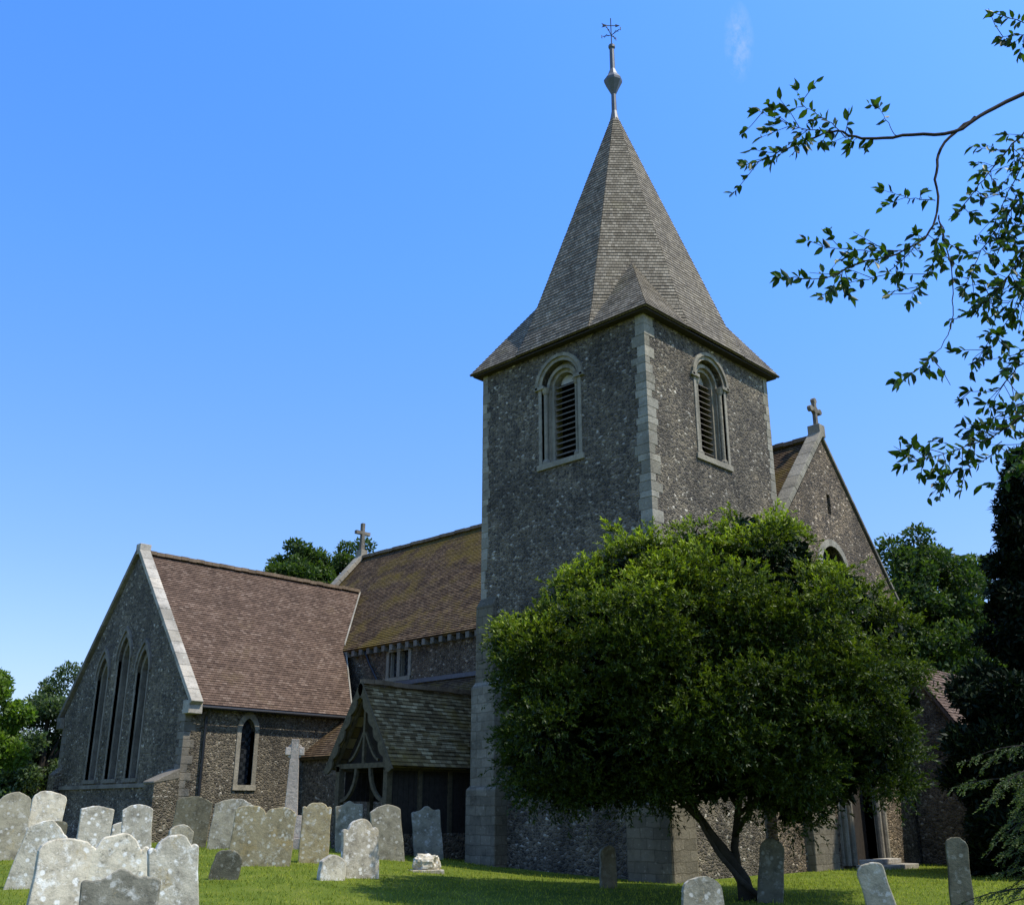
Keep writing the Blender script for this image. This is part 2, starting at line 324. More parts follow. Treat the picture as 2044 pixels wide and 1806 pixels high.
def shingle(mb,pts,course,lift=.02,thick=.1):
    pts=[Vector(p) for p in pts]; nn=Vector((0,0,0))
    for a,b in zip(pts,pts[1:]+pts[:1]): nn+=a.cross(b)
    nn.normalize()
    if nn.z<0: nn=-nn
    u=Z.cross(nn).normalized(); v=nn.cross(u); O=pts[0]; q=[((p-O).dot(u),(p-O).dot(v)) for p in pts]
    vmin=min(a[1] for a in q); vmax=max(a[1] for a in q); v0=vmin
    def clip(poly,lim,keep):
        out=[]
        for a,b in zip(poly,poly[1:]+poly[:1]):
            ia=(a[1]>=lim-1e-9) if keep else (a[1]<=lim+1e-9); ib=(b[1]>=lim-1e-9) if keep else (b[1]<=lim+1e-9)
            if ia: out.append(a)
            if ia!=ib:
                t=(lim-a[1])/(b[1]-a[1]); out.append((a[0]+t*(b[0]-a[0]),lim))
        return out
    while v0<vmax-1e-4:
        v1=min(v0+course,vmax); c=clip(clip(q,v0,True),v1,False)
        if len(c)>=3:
            L=lift*random.uniform(.8,1.25)
            mb.poly([O+u*a+v*b+nn*(L*(1-(b-v0)/course)+.004) for a,b in c],[(a,b-vmin) for a,b in c])
            bt=[a for a,b in c if abs(b-v0)<1e-5]
            if len(bt)>=2:
                a,b=min(bt),max(bt); mb.poly([O+u*a+v*v0+nn*(L+.004),O+u*b+v*v0+nn*(L+.004),O+u*b+v*v0-nn*.03,O+u*a+v*v0-nn*.03],[(a,0)]*4)
        v0+=course
    mb.prism([p-nn*.02 for p in pts],-nn*thick)
def rough_line(mb,a,b,w,h,seg=.35,lift=0):
    a,b=Vector(a),Vector(b); n=max(1,int((b-a).length/seg)); 
    for k in range(n):
        p=a.lerp(b,k/n); q=a.lerp(b,(k+.97)/n); dz=random.uniform(-.015,.015); mb.beam(p+Z*dz,q+Z*dz,w,h)
church=empty('church',(8,8,0),'flint parish church with square tower and shingled broach spire','church')
# ------------------------------------------------------------------ tower
x0,x1,y0,y1,ze=10.8,17.5,3.75,10.5,15.5
pS=PL((0,y0,0),(1,0,0),(0,-1,0)); pE=PL((x1,0,0),(0,1,0),(1,0,0))
cxs,cye=14.2,7.0; zb,zs=11.6,14.1
mb=MB()
wall(mb,pS,[(x0,-.5),(x1,-.5),(x1,ze),(x0,ze)],[arch(cxs,zb,zs,1.5)],.22)
wall(mb,pE,[(y0,-.5),(y1,-.5),(y1,ze),(y0,ze)],[arch(cye,zb,zs,1.5)],.22)
mb.poly([(x0,y0,-.5),(x0,y1,-.5),(x0,y1,ze),(x0,y0,ze)]); mb.poly([(x0,y1,-.5),(x1,y1,-.5),(x1,y1,ze),(x0,y1,ze)])
tower=mb.build('tower',FL,church,label='square flint tower with pale corner stones')
def belfry(pl,cx):
    fr=MB(); ring(fr,pl,arch(cx,zb,zs,1.5),arch(cx,zb,zs,1.74),.03,0,-.22)
    ring(fr,pl,arch(cx,zb,zs,.86),arch(cx,zb,zs,1.5),-.22,-.23,-.6)
    ring(fr,pl,arch(cx,zb+.1,zs,1.08),arch(cx,zb+.1,zs,1.3),-.12,-.22)
    h=arch(cx,zs,zs,1.74)[1:-1],arch(cx,zs,zs,1.96)[1:-1]; ring(fr,pl,h[0],h[1],.09,0)
    for s in (-1,1):
        fr.tube([pl(cx+s*.64,zb,-.07),pl(cx+s*.64,zs-.18,-.07)],.07,8)
        fr.lathe(pl(cx+s*.64,zs-.2,-.07),[(.07,0),(.1,.04),(.13,.16),(.15,.2),(0,.21)],8)
        a=pl(cx+s*.82-.2,zs-.03,-.2); b=pl(cx+s*.82+.2,zs+.08,.09)
        fr.box(min(a.x,b.x),max(a.x,b.x),min(a.y,b.y),max(a.y,b.y),a.z,b.z)
        fr.lathe(pl(cx+s*.64,zb,-.07),[(.13,0),(.13,.08),(.08,.16)],8)
    a=pl(cx-.95,zb-.18,-.3); b=pl(cx+.95,zb,.06); fr.box(min(a.x,b.x),max(a.x,b.x),min(a.y,b.y),max(a.y,b.y),a.z,b.z)
    fr.build('belfry_window',ST_,tower,.012)
    lv=MB(); z=zb+.08
    while z<zs+.1:
        lv.hexa([pl(cx-.425,z,-.27),pl(cx+.425,z,-.27),pl(cx+.425,z+.02,-.27),pl(cx-.425,z+.02,-.27)],[pl(cx-.425,z+.15,-.5),pl(cx+.425,z+.15,-.5),pl(cx+.425,z+.17,-.5),pl(cx-.425,z+.17,-.5)]); z+=.185
    lv.build('louvres',LOUV,tower)
    bk=MB(); bk.poly([pl(*q,-.6) for q in arch(cx,zb,zs,.95)]); bk.build('belfry_opening',DARK,tower)
    tp=MB(); tp.poly([pl(*q,-.4) for q in arch(cx,zs+.12,zs+.12,.56)[1:-1]]); tp.build('pale_arch_patch',STL,tower)  # pale colour stands in for something lit in the arch head
belfry(pS,cxs); belfry(pE,cye)
qs=[MB(),MB(),MB()]; z=-.3; k=0
while z<15.35:
    h=random.uniform(.18,.4); h=min(h,15.45-z); a,b=((.44,.28) if random.random()<.5 else (.30,.42)); a+=random.uniform(-.1,.12); b+=random.uniform(-.1,.12); j=random.uniform(-.004,.004)
    qs[0].box(x1-a,x1+.010+j,y0-.010-j,y0+b,z,z+h-.008)
    qs[1].box(x0-.010,x0+a*.7,y0-.009+j,y0+b*.6,z,z+h-.008); qs[2].box(x1-b*.6,x1+.009+j,y1-a*.7,y1+.010,z,z+h-.008)
    z+=h;k+=1
for q in qs: q.build('quoins',STQ,tower,.01)
def buttress(par,st,mat,name='buttress'):
    b=MB()
    for (a0,a1,b0,b1,c0,c1,ax,dr) in st:
        if ax=='y': b.hexa([(a0,b0,c0),(a1,b0,c0),(a1,b1,c0),(a0,b1,c0)],[(a0,b0,c1),(a1,b0,c1),(a1,b1,c1+dr),(a0,b1,c1+dr)])
        else: b.hexa([(a0,b0,c0),(a1,b0,c0),(a1,b1,c0),(a0,b1,c0)],[(a0,b0,c1+dr),(a1,b0,c1),(a1,b1,c1),(a0,b1,c1+dr)])
    return b.build(name,mat,par,.03)
buttress(tower,[(10.74,11.95,3.25,3.76,-.3,2.2,'y',.35),(10.76,11.75,3.4,3.76,2.2,5.1,'y',.35),(10.77,11.5,3.56,3.76,5.1,7.55,'y',.3)],STA)
buttress(tower,[(16.5,17.88,3.36,3.76,-.5,1.75,'y',.3),(16.7,17.66,3.58,3.76,1.75,6.4,'y',.3)],STA)
buttress(tower,[(17.45,17.91,3.38,4.4,-.5,1.72,'x',.3),(17.45,17.69,3.6,4.3,1.75,6.37,'x',.3)],STA)
buttress(tower,[(17.45,18.05,9.9,11.3,-.5,2.6,'x',.4),(17.45,17.95,10.0,11.1,2.6,6.2,'x',.3)],STA)
# ------------------------------------------------------------------ spire
cx,cy=(x0+x1)/2,(y0+y1)/2; Tn=math.tan(math.pi/8)
prof=[(3.69,15.42),(3.33,16.25),(.13,25.75)]
def rad(z):
    for (a,b),(c,d) in zip(prof,prof[1:]):
        if z<=d: return a+(c-a)*(z-b)/(d-b)
    return .13
sp=MB(); zA=18.15
def octv(r,z,k):
    a=math.pi/8+k*math.pi/4; rr=r/math.cos(math.pi/8); return Vector((cx+rr*math.cos(a),cy+rr*math.sin(a),z))
for k in range(8):
    for (a,b),(c,d) in zip(prof,prof[1:]):
        shingle(sp,[octv(a,b,k),octv(a,b,(k+1)%8),octv(c,d,(k+1)%8),octv(c,d,k)],.14,.016,.04)
r0=prof[0][0]
for sx,sy in ((1,1),(-1,1),(-1,-1),(1,-1)):
    cn=Vector((cx+sx*r0,cy+sy*r0,15.40)); ra=(rad(zA)+.05)/math.sqrt(2); A=Vector((cx+sx*ra,cy+sy*ra,zA))
    v1=Vector((cx+sx*r0,cy+sy*r0*Tn,15.40)); v2=Vector((cx+sx*r0*Tn,cy+sy*r0,15.40))
    shingle(sp,[cn,v1,A],.14,.016,.04); shingle(sp,[cn,v2,A],.14,.016,.04)
spire=sp.build('spire',TS,church,label='grey wooden shingled broach spire')
e=MB(); e.box(cx-3.60,cx+3.60,cy-3.60,cy+3.60,15.32,15.37); e.build('eaves_board',TIMD,spire)
e=MB(); e.lathe((cx,cy,25.6),[(.24,-.35),(.19,0),(.1,.5),(.09,1.25),(.2,1.5),(.34,1.8),(.35,1.9),(.2,2.12),(.1,2.4),(.09,3.35),(.13,3.4),(.13,3.5),(.03,3.6),(0,3.62)],8)
fin=e.build('finial',LEAD,spire,smooth=False)
v=MB(); zt=29.1; v.tube([(cx,cy,zt),(cx,cy,30.4)],.02,6)
for a in range(4):
    d=Vector((math.cos(a*math.pi/2+.2),math.sin(a*math.pi/2+.2),0)); c0=Vector((cx,cy,29.6)); v.tube([c0,c0+d*.36+Z*.11],.015,5)
    c1=c0+d*.4+Z*.12; v.tube([c1-Z*.07,c1+Z*.07],.018,5); v.tube([c0+d*.1,c0+d*.2+Z*.14,c0+d*.3+Z*.02],.012,5)
d=RT; c0=Vector((cx,cy,30.05)); v.beam(c0-d*.32,c0+d*.32,.02,.025); v.poly([c0+d*.35+Z*.0,c0+d*.17+Z*.08,c0+d*.17-Z*.08]); v.poly([c0-d*.1,c0-d*.37+Z*.13,c0-d*.3,c0-d*.37-Z*.1])
v.build('weathervane',IRON,spire)
# ------------------------------------------------------------------ transept
pG=PL((0,0,0),(1,0,0),(0,-1,0)); pX=PL((0,0,0),(0,1,0),(1,0,0)); sl_=1.166
lan=[(-3.55,2.75,6.55,.60),(-5.22,2.75,7.15,.64),(-6.9,2.75,6.55,.60)]
mb=MB(); wall(mb,pG,[(-10,-.5),(0,-.5),(0,5.4),(-5,11.25),(-10,5.4)],[arch(a,b,c,d+.26,'point') for a,b,c,d in lan],.12)
wall(mb,pX,[(0,-.5),(8.4,-.5),(8.4,5.4),(0,5.4)],[arch(2.52,2.5,4.35,.56,'point',k=.9)],.28)
mb.poly([(-10,0,-.5),(-10,8.4,-.5),(-10,8.4,5.4),(-10,0,5.4)])
tran=mb.build('transept',FL3,church,label='pale flint wing with three tall lancet windows in its gable')
def lancet(pl,c,par,k=1.25,fw=.18,dp=.12):
    a,b,zz,d=c; f=MB(); ring(f,pl,arch(a,b,zz,d,'point',k=k),arch(a,b,zz,d+.26,'point',k=k),-dp,-dp-.02,-dp-.22)
    ring(f,pl,arch(a,b,zz,d+.26,'point',k=k),arch(a,b,zz,d+.26+fw,'point',k=k),.03,0,-dp)
    A=pl(a-d/2-.25,b-.14,-.1);B=pl(a+d/2+.25,b,.07); f.box(min(A.x,B.x),max(A.x,B.x),min(A.y,B.y),max(A.y,B.y),A.z,B.z)
    f.build('lancet_frame',STG,par)
    g=MB(); g.poly([pl(*q_,-dp-.2) for q_ in arch(a,b,zz,d,'point',k=k)]); g.build('lancet_glass',GL,par)
    z=b+.6
    while z<zz+.2: 
        s=MB(); s.tube([pl(a-d/2,z,-dp-.17),pl(a+d/2,z,-dp-.17)],.012,4); s.build('glazing_bar',IRON,par); z+=.8
for c in lan: lancet(pG,c,tran)
f=MB(); ring(f,pX,arch(2.52,2.5,4.35,.56,'point',k=.9),arch(2.52,2.5,4.35,.9,'point',k=.9),.03,0,-.28); f.box(-.1,.06,2.05,2.99,2.32,2.5); f.build('lancet_frame',ST_,tran)
g_=MB(); g_.poly([pX(*q_,-.25) for q_ in arch(2.52,2.5,4.35,.56,'point',k=.9)]); g_.build('lancet_glass',GL,tran)
sc=MB(); sc.box(-9.98,-.02,-.07,.0,2.42,2.56); sc.build('string_course',STG,tran)
sc=MB(); sc.box(-9.98,0.0,-.09,-.003,-.4,.95); sc.build('plinth',FL3,tran)
for a,b,c,d in lan:
    sc=MB(); h1=arch(a,b,c,d+.5,'point')[1:-1]; h2=arch(a,b,c,d+.66,'point')[1:-1]; ring(sc,pG,h1,h2,.08,0); sc.build('hood_mould',STG,tran)
ro=MB(); zz=lambda x: 11.33-sl_*abs(x+5)
shingle(ro,[(.32,.3,zz(.32)),(.32,6.95,zz(.32)),(-2.44,8.38,zz(-2.44)),(-5,11.0,zz(-5)),(-5,.3,zz(-5))],.12,.02)
shingle(ro,[(-10.32,.3,zz(-10.32)),(-10.32,8.4,zz(-10.32)),(-5,11.0,zz(-5)),(-5,.3,zz(-5))],.12,.02)
troof=ro.build('roof',TR,church,label='reddish brown tiled roof of the left wing')
rd=MB(); rough_line(rd,(-5,.3,11.42),(-5,10.9,11.42),.28,.14); rd.build('ridge_tiles',RID,troof)
rd=MB(); rd.tube([(.36,.4,5.04),(.36,6.9,5.04)],.06,8); rd.build('gutter',IRON,tran)
rd=MB(); rd.tube([(.3,.75,5.0),(.1,.75,4.75),(.08,.75,.4)],.05,8); rd.build('drainpipe',IRON,tran)
rd=MB(); rd.beam((.28,6.95,zz(.3)+.06),(-2.44,8.4,zz(-2.44)+.07),.05,.03); rd.beam((-2.44,8.4,zz(-2.44)+.07),(-5,11.0,zz(-5)+.07),.06,.03); rd.build('valley_flashing',STQ,troof)
def coping(cp,a,b,axis,wd,n,th=.16):
    a,b=Vector(a),Vector(b); ax=Vector(axis)*wd
    for k in range(n):
        p=a.lerp(b,k/n); q_=a.lerp(b,(k+.985)/n); up=(b-a).cross(Vector(axis)).normalized(); up=up if up.z>0 else -up
        cp.hexa([p,p+ax,p+ax+up*th,p+up*th],[q_,q_+ax,q_+ax+up*th,q_+up*th])
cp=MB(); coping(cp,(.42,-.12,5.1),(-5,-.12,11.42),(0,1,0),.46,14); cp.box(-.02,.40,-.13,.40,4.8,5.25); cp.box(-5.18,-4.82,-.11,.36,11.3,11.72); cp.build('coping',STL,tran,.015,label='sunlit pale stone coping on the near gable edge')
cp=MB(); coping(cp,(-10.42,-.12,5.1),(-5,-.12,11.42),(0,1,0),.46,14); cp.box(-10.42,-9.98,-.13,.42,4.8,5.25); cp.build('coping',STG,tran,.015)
buttress(tran,[(-.7,.04,-.9,.02,-.4,2.5,'y',.2)],FL3); buttress(tran,[(-10.1,-9.5,-.3,.02,-.4,3.0,'y',.3)],FL3)
cpb=MB(); cpb.hexa([(-.72,-.93,2.49),(.055,-.93,2.49),(.055,.0,2.66),(-.72,.0,2.66)],[(-.72,-.93,2.56),(.055,-.93,2.56),(.055,.0,3.0),(-.72,.0,3.0)]); cpb.build('buttress_cap',STG,tran,.03)
for sx in (0,1):
    qn=MB(); z=-.2;k=0
    while z<4.7:
        a,b=((.42,.25) if k%2 else (.25,.42)); h=random.uniform(.24,.34)
        if sx: qn.box(-a,.014,-.014,b,z,z+h-.012)
        else: qn.box(-10.014,-10+a,-.014,b,z,z+h-.012)
        z+=h;k+=1
    qn.build('quoins',STG,tran,.01)
# ------------------------------------------------------------------ nave
xe,xw,ya,yb=-8.3,17.8,8.4,18.32; yr=13.36; zn=8.2; zr=13.87; sn=1.11
pN=PL((0,ya,0),(1,0,0),(0,-1,0)); pW=PL((xw,0,0),(0,1,0),(1,0,0))
mb=MB(); wall(mb,pN,[(xe,-.5),(xw-.01,-.5),(xw-.01,zn),(xe,zn)],[arch(.9,6.7,7.7,.5,'rect'),arch(1.56,6.7,7.7,.5,'rect')],.25)
wall(mb,pW,[(ya,-.5),(yb,-.5),(yb,zn),(yr,zr-.1),(ya,zn)],[arch(yr,.1,2.9,1.7,'round'),arch(13.3,6.6,9.15,1.7,'round'),arch(13.45,11.15,11.85,.24,'rect')],.35)
mb.poly([(xe,ya,-.5),(xe,yb,-.5),(xe,yb,zn),(xe,yr,zr),(xe,ya,zn)]); mb.poly([(xe,yb,-.5),(xw,yb,-.5),(xw,yb,zn),(xe,yb,zn)])
nave=mb.build('nave',FL2,church,label='brownish flint nave wall with corbels under the eaves')
f=MB(); 
for c_ in (.9,1.56): ring(f,pN,arch(c_,6.7,7.7,.42,'rect'),arch(c_,6.7,7.7,.52,'rect'),-.05,-.06,-.25)
f.box(.46,.62,8.36,8.41,6.6,7.85); f.box(1.84,2.0,8.36,8.41,6.6,7.85); f.box(1.14,1.32,8.36,8.41,6.7,7.7); f.box(.62,1.84,8.355,8.41,7.7,7.85); f.box(.45,2.0,8.33,8.41,6.52,6.68); f.build('clerestory_window',ST_,nave)
g_=MB(); g_.poly([pN(*q_,-.2) for q_ in ((.64,6.7),(1.82,6.7),(1.82,7.75),(.64,7.75))]); g_.build('window_glass',GL,nave)
cb=MB(); xx=-2.6
cb.box(-2.6,10.78,8.12,8.395,7.985,8.06)
while xx<10.7: cb.box(xx,xx+.2,8.12,8.395,7.74,7.982); xx+=.5
cb.build('corbel_table',STG,nave,.02)
ro=MB(); ev=8.02; yo=yr-(zr-ev)/sn
shingle(ro,[(xe+.3,yo,ev),(xw-.3,yo,ev),(xw-.3,yr,zr),(xe+.3,yr,zr)],.12,.022); shingle(ro,[(xe+.3,2*yr-yo,ev),(xw-.3,2*yr-yo,ev),(xw-.3,yr,zr),(xe+.3,yr,zr)],.12,.022)
nroof=ro.build('roof',TN,church,label='mossy brown tiled roof of the nave')
rd=MB(); rough_line(rd,(xe+.3,yr,zr+.1),(xw-.3,yr,zr+.1),.28,.14); rd.build('ridge_tiles',RID,nroof)
for xq,wd_ in ((xe-.12,.5),(xw+.12,-.5)):
    cp=MB(); coping(cp,(xq,yo-.1,ev-.1),(xq,yr,zr+.1),(1,0,0),wd_,12,.2)
    cp.box(min(xq,xq+wd_)+.02,max(xq,xq+wd_)-.02,yr-.2,yr+.2,zr+.05,zr+.5)
    cp.build('coping',ST_,nave,.015)
    cp=MB(); q0=xq-(.06 if wd_<0 else -.06); coping(cp,(q0,2*yr-yo+.05,ev-.05),(q0,yr,zr+.08),(1,0,0),wd_*.8,12,.1); cp.build('coping',STG,nave,.015)
def cross(c,ax,s,fl,name,mat,w0=.065,orn=False):
    c=Vector(c); ax=Vector(ax); b=MB(); t=.075*s; nrm=ax.cross(Z)
    def arm(p,q_,w0,w1,side):
        b.hexa([p-side*w0-nrm*t,p+side*w0-nrm*t,p+side*w0+nrm*t,p-side*w0+nrm*t],[q_-side*w1-nrm*t,q_+side*w1-nrm*t,q_+side*w1+nrm*t,q_-side*w1+nrm*t])
    m_=c+Z*.82*s; w0*=s; w1=w0*fl
    arm(c,m_-Z*.03*s,.1*s,w0,ax); arm(m_-Z*.03*s,m_+Z*.42*s,w0,w1,ax); arm(m_+ax*.05*s,m_+ax*.36*s,w0,w1,Z); arm(m_-ax*.05*s,m_-ax*.36*s,w0,w1,Z)
    if orn:
        for e in (Z*.42,ax*.36,-ax*.36):
            o_=m_+e*s; pts=[o_+(ax*math.cos(q)+Z*math.sin(q))*.13*s-nrm*t*1.15 for q in [i*math.pi/5 for i in range(10)]]; b.prism(pts,nrm*t*2.3)
        pts=[m_+(ax*math.cos(q)+Z*math.sin(q))*.17*s-nrm*t*1.1 for q in [i*math.pi/6 for i in range(12)]]; b.prism(pts,nrm*t*2.2)
    return b.build(name,mat,nave,.01)
cross((xe+.12,yr,zr+.4),(0,1,0),1.25,1.1,'gable_cross',STG)
cross((xw-.12,yr,zr+.4),(0,1,0),.84,1.2,'gable_cross',STG,.08,True)
f=MB()
for w_,d_ in ((1.7,.03),(2.3,.05)): ring(f,pW,arch(yr,.1,2.9,w_),arch(yr,.1,2.9,w_+.6),d_,0,-.35 if w_<2 else 0)
for s in (-1,1):
    for q_ in (.92,1.3): f.tube([pW(yr+s*q_,.1,.12),pW(yr+s*q_,2.8,.12)],.09,8)
f.build('door_surround',ST_,nave)
f=MB(); f.poly([pW(*q_,-.3) for q_ in arch(yr,.1,2.9,1.7)]); dr=f.build('west_door',TIMD,nave)
f=MB(); ring(f,pW,arch(13.3,6.6,9.15,1.7),arch(13.3,6.6,9.15,2.15),.05,0,-.35); f.box(xw-.3,xw+.08,12.1,14.5,6.4,6.6); f.build('window_frame',STQ,nave)
f=MB(); f.poly([pW(*q_,-.3) for q_ in arch(13.3,6.6,9.15,1.7)]); f.build('window_glass',GL,nave)
f=MB(); f.poly([pW(*q_,-.33) for q_ in arch(13.45,11.1,11.9,.3,'rect')]); f.build('slit_opening',DARK,nave)
f=MB(); f.box(18.05,18.9,12.2,14.6,-.1,.12); f.box(18.06,18.45,12.4,14.4,.12,.26); f.build('door_step',STL,nave,.02)
# south aisle
mb=MB(); mb.poly([(0,5,-.5),(10.8,5,-.5),(10.8,5,3.65),(0,5,3.65)]); ais=mb.build('aisle',FL2,church)
ro=MB(); shingle(ro,[(.02,4.75,3.5),(10.78,4.75,3.5),(10.78,8.38,6.3),(.02,8.38,6.3)],.13,.022); ro.build('roof',TN,ais)
f=MB(); f.box(.1,10.7,8.3,8.397,6.34,6.5); f.build('flashing',LEAD,ais)
f=MB(); f.tube([(-.9,8.3,7.9),(-.6,8.3,7.4),(.2,8.28,6.4)],.05,6); f.build('drainpipe',IRON,ais)
# north aisle and west annexe
mb=MB(); mb.box(-6,17.6,18.3,22.4,-.5,4.0); mb.poly([(17.6,18.3,4),(17.6,22.4,4),(17.6,18.3,6.6)]); mb.build('far_aisle',FL2,church)
ro=MB(); shingle(ro,[(-6,22.8,3.9),(17.9,22.8,3.9),(17.9,18.3,6.8),(-6,18.3,6.8)],.13,.02); ro.build('far_aisle_roof',TN,church)
mb=MB(); mb.box(17.9,20.3,17.2,24,-.5,3.3); mb.poly([(17.9,17.2,3.3),(20.3,17.2,3.3),(18.4,17.2,6.1),(17.9,17.2,6.1)]); anx=mb.build('annexe',FL2,church)
ro=MB(); shingle(ro,[(20.6,17.0,3.0),(20.6,24.2,3.0),(18.3,24.2,6.4),(18.3,17.0,6.4)],.13,.02); ro.build('roof',TR,anx)
# ------------------------------------------------------------------ porch
pc=8.06; yf,yk=1.6,6.9; hw=1.55; ze_=2.85; za=5.25
ro=MB()
for s in (1,-1): shingle(ro,[(pc+s*hw,yf-.2,ze_),(pc+s*hw,yk,ze_),(pc,yk,za),(pc,yf-.2,za)],.14,.025,.06)
proof=ro.build('porch_roof',TP,church,label='lichened brown tiled roof of the timber porch')
rd=MB(); rough_line(rd,(pc,yf-.2,za+.1),(pc,yk,za+.1),.26,.14); rd.build('ridge_tiles',RID,proof)
bb=MB(); ybd=yf-.27
for s in (1,-1):
    a=Vector((pc+s*(hw+.06),ybd,ze_-.1)); b=Vector((pc,ybd,za+.05)); n=30; d=(b-a)/n; up=Vector((-d.z,0,d.x)); up=(up if up.z>0 else -up).normalized()
    for k in range(n):
        def dep(t): return .14+.1*abs(math.sin(t*math.pi*6))
        p,q_=a+d*k,a+d*(k+1); e0,e1=dep(k/n),dep((k+1)/n)
        bb.hexa([p+up*.04,q_+up*.04,q_-up*e1,p-up*e0],[x+Vector((0,.06,0)) for x in (p+up*.04,q_+up*.04,q_-up*e1,p-up*e0)])
pf=MB()
porch=bb.build('porch_bargeboard',TIM,church,label='scalloped timber bargeboards on the porch gable')
for s in (1,-1):
    pf.box(pc+s*1.15-.09,pc+s*1.15+.09,yf-.1,yf+.1,.9,2.95); 
    for yy in (2.8,4.0): pf.box(pc+s*1.15-.07,pc+s*1.15+.07,yy-.07,yy+.07,.9,2.85)
    pf.box(pc+s*1.15-.08,pc+s*1.15+.08,yf-.1,5,2.75,2.9)
    pts=[Vector((pc+s*(1.08-.75*math.sin(t*math.pi/2)),yf,1.9+.95*(1-math.cos(t*math.pi/2))*1.0)) for t in [i/6 for i in range(7)]]
    for p,q_ in zip(pts,pts[1:]): pf.beam(p,q_,.1,.10,up=Vector((0,1,0)))
    pts=[Vector((pc+s*(.7-.65*t),yf,3.05+.8*t**1.6)) for t in [i/6 for i in range(7)]]
    for p,q_ in zip(pts,pts[1:]): pf.beam(p,q_,.07,.08,up=Vector((0,1,0)))
    pf.beam((pc+s*1.35,yf-.02,2.95),(pc,yf-.02,5.0),.1,.1,up=Vector((0,1,0)))
pf.beam((pc-1.4,yf,2.9),(pc+1.4,yf,2.9),.14,.13,up=Vector((0,1,0))); pf.beam((pc,yf-.01,2.95),(pc,yf-.01,5.0),.09,.09,up=Vector((0,1,0)))
pf.build('timber_frame',TIM,porch)
gb=MB(); gb.poly([(pc-1.4,yf+.35,2.9),(pc+1.4,yf+.35,2.9),(pc,yf+.35,5.05)]); gb.build('gable_boarding',TIMD,porch)
for s in (1,-1):
    pw=MB(); a,b=sorted((pc+s*1.06,pc+s*1.24)); pw.box(a,b,yf+.1,5,-.3,1.0); a,b=sorted((pc+s*.75,pc+s*1.28)); pw.box(a,b,yf-.12,yf+.11,-.3,1.003); pw.build('low_wall',FL2,porch)
    pb=MB(); yy=yf+.2
    while yy<4.9: a,b=sorted((pc+s*1.12,pc+s*1.16)); pb.box(a,b,yy,yy+.18,1.0 if s>0 else 1.9,2.76); yy+=.2
    pb.build('boarding',TIMD,porch)
pd=MB(); pd.box(pc-1.1,pc+1.1,4.9,4.99,.2,2.75); pd.build('inner_door',TIMD,porch)
pd=MB(); pd.box(pc-.75,pc-.6,4.7,4.88,.2,2.5); pd.box(pc+.6,pc+.75,4.7,4.88,.2,2.5); pd.box(pc-.75,pc+.75,4.7,4.88,2.5,2.7); pd.build('inner_door_frame',TIM,porch)
# ------------------------------------------------------------------ gravestones
GM={'w':gravemat('pale lichened headstone',(.56,.51,.41),(.86,.83,.75)),'y':gravemat('yellow lichened headstone',(.34,.29,.18),(.60,.57,.47),.06),
    'g':gravemat('grey headstone',(.31,.285,.22),(.56,.53,.46),-.02),'d':gravemat('dark headstone',(.14,.13,.09),(.26,.25,.19),-.04)}
def topf(kind,s):
    a=abs(s)
    if kind=='round': return math.sqrt(max(0,1-a*a))
    if kind=='seg': return 1-a*a*.9
    if kind=='shoulder': return math.sqrt(max(0,1-(a/.66)**2))*.8+.2 if a<.66 else (.2 if a<.7 else .30-.2*((a-.85)/.15)**2)
    if kind=='scroll': return .35+.65*(.5+.5*math.cos(a/.55*math.pi)) if a<.55 else .35-.1*math.sin((a-.55)/.45*math.pi)-.25*max(0,(a-.88)/.12)**2
    if kind=='double':
        b=abs(a-.5)*2; return .2+.8*math.sqrt(max(0,1-b*b))
    if kind=='flat': return 1-.15*a*a
    if kind=='gothic': return 1-a**1.3
def headstone(label,pl_,pr,pt,pb,kind='round',mat='w',fo=None,turn=30,lean=0,tip=0,rise=.3,th=.11,name='headstone'):
    base,f=ghit((pl_+pr)/2,pb,fo)
    a0,_=ray(pl_,(pt+pb)/2); a1,_=ray(pr,(pt+pb)/2); view=math.degrees(math.atan((a0+a1)/2)); wd=.95*(a1-a0)*f/max(.7,math.cos(R(turn+view)))
    _,bt=ray((pl_+pr)/2,pt); h=CAM.z+bt*f-base.z; n=28; pr_=[]
    rs=rise*wd; sd=random.uniform(0,50)
    for k in range(n+1):
        s=-1+2*k/n; x=s*wd/2; z=h-rs+rs*topf(kind,s)+.03*mnoise.noise(Vector((x*5,sd,0)))+.012*mnoise.noise(Vector((x*22,sd,3))); pr_.append((x+random.uniform(-.004,.004),z))
    pts=[(-wd/2+.01,-.25),(-wd/2-.008,h*.3),(-wd/2+.010,h*.6)]+pr_+[(wd/2-.010,h*.6),(wd/2+.008,h*.3),(wd/2,-.25)]
    b=MB(); b.hexa([(x,-th/2,z) for x,z in reversed(pts)],[(x,th/2,z) for x,z in reversed(pts)])
    o=b.build(name,GM[mat],None,.018); o.location=base; o.rotation_euler=(R(tip),R(lean),R(44.4+turn))
    return tag(o,label,'gravestone','old headstones standing in the churchyard grass')
headstone('pale headstone cut off by the left edge, overlapped by its rounded neighbour',-12,53,1580,1690,'seg','g',26,turn=32,lean=-3)
headstone('rounded beige headstone second from the left edge, standing behind the leaning one',44,111,1578,1690,'round','w',27,lean=4,rise=.25)
headstone('leaning speckled headstone behind the big front left one, sloping down to the left',16,100,1632,1730,'gothic','w',20,lean=14,turn=20)
headstone('narrow white topped headstone between the front left stone and the transept gable',146,212,1608,1705,'seg','w',22,rise=.12,lean=2)
headstone('white capped headstone directly below the rightmost lancet of the gable',242,303,1604,1690,'seg','w',24,rise=.2,lean=-3,turn=24)
headstone('big pale headstone with white lichen at the bottom left corner',46,153,1670,1860,'round','w',14,turn=38,rise=.28,lean=4,tip=-3)
